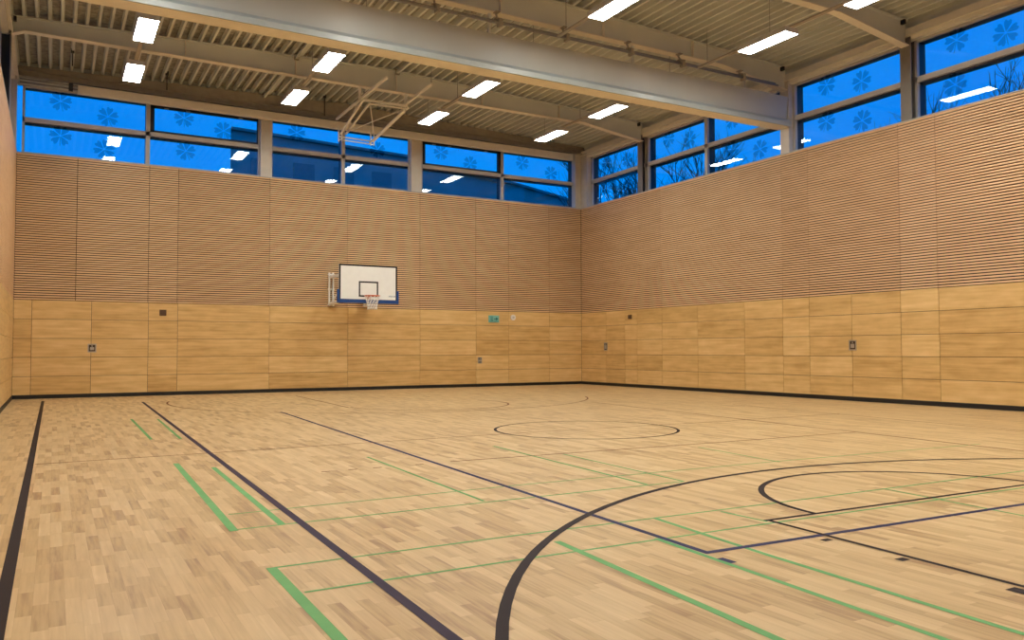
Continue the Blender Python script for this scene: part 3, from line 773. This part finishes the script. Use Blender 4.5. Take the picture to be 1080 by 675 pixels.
# ------------------------------------------------------------------ outside: houses, bare trees, ground
b = MB(); b.box(-70, 110, -40, 130, -0.5, -0.3); b.build('ground', M['ground'], kind='structure')
def house(loc, outline, y0, y1, rows, cols, x0, x1, label):
    t = thing('house', loc, label, 'building'); o = loc
    b = MB(); b.prism([(p[0], y0, p[1]) for p in outline], ((y1 - y0) * 0.22, y1 - y0, 0)); b.build('walls', M['facade'], t, origin=o)
    b = MB()
    n = len(outline)
    for i in range(2, n - 1):
        p, q = outline[i], outline[i + 1]
        if abs(p[0] - q[0]) > 1: b.bar((p[0], y0 - 0.12, p[1] + 0.05), (q[0], y0 - 0.12, q[1] + 0.05), 0.3, 0.14)
    b.build('roof_edge', M['facade_pane'], t, origin=o)
    for z in rows:
        for k in range(cols):
            xx = x0 + (x1 - x0) * (k + 0.5) / cols
            w_ = MB(); w_.box(xx - 0.6, xx + 0.6, y0 - 0.04, y0 + 0.02, z, z + 1.1); w_.build('window', M['facade_pane'], t, origin=o)
        bb = MB(); bb.box(x0, x1, y0 - 0.06, y0, z - 0.5, z - 0.42); bb.build('band', M['facade'], t, origin=o)
house((13, 45, -0.3), [(8.1, -0.3), (18.3, -0.3), (18.3, 12.75), (8.1, 13.1)], 45, 56, (2, 5, 8, 10.6), 4, 8.6, 17.8, 'dark flat-roofed house behind the second to fourth back windows')
house((29, 46, -0.3), [(18.9, -0.3), (40, -0.3), (40, 9.9), (26, 12.1), (18.9, 12.6)], 46, 58, (2, 5, 8), 6, 19.5, 39, 'dark house with sloping roof behind the fifth and sixth back windows')

def tree(x, y, h, seed, label, spread=1.0, depth=6):
    rnd = random.Random(seed)
    t = thing('bare_tree', (x, y, -0.3), label, 'tree', 'bare winter trees outside the right wall'); o = (x, y, -0.3)
    trunk, twig = MB(), MB()
    def grow(p, d, length, r, lv):
        q = p + d * length; mid = (p + q) / 2 + Vector((rnd.uniform(-1, 1), rnd.uniform(-1, 1), 0)) * length * 0.06
        (trunk if lv < 3 else twig).tube([p, mid, q], [r, r * 0.85, r * 0.7], 6 if lv < 3 else 3)
        if lv >= depth: return
        for k in range(3 if lv < 5 else 2):
            ax = Vector((rnd.uniform(-1, 1), rnd.uniform(-1, 1), rnd.uniform(-.1, .8)))
            nd = (d + ax * 0.75 * spread).normalized()
            grow(p + (q - p) * rnd.uniform(.55, 1.0), nd, length * rnd.uniform(.62, .82), max(0.008, r * 0.6), lv + 1)
    grow(Vector((x, y, -0.3)), Vector((rnd.uniform(-.05, .05), rnd.uniform(-.05, .05), 1)), h * 0.33, h * 0.016, 0)
    trunk.build('trunk', M['bark'], t, origin=o); twig.build('twigs', M['bark'], t, origin=o)
tree(23.6, 27.0, 12.5, 3, 'bare tree with dense twigs behind the second right-wall window')
tree(32.0, 41.0, 15.5, 11, 'bare tree with dense twigs behind the right-wall corner window', spread=0.8)
tree(26.0, 14.6, 12.2, 5, 'bare tree showing in the window at the upper right corner')
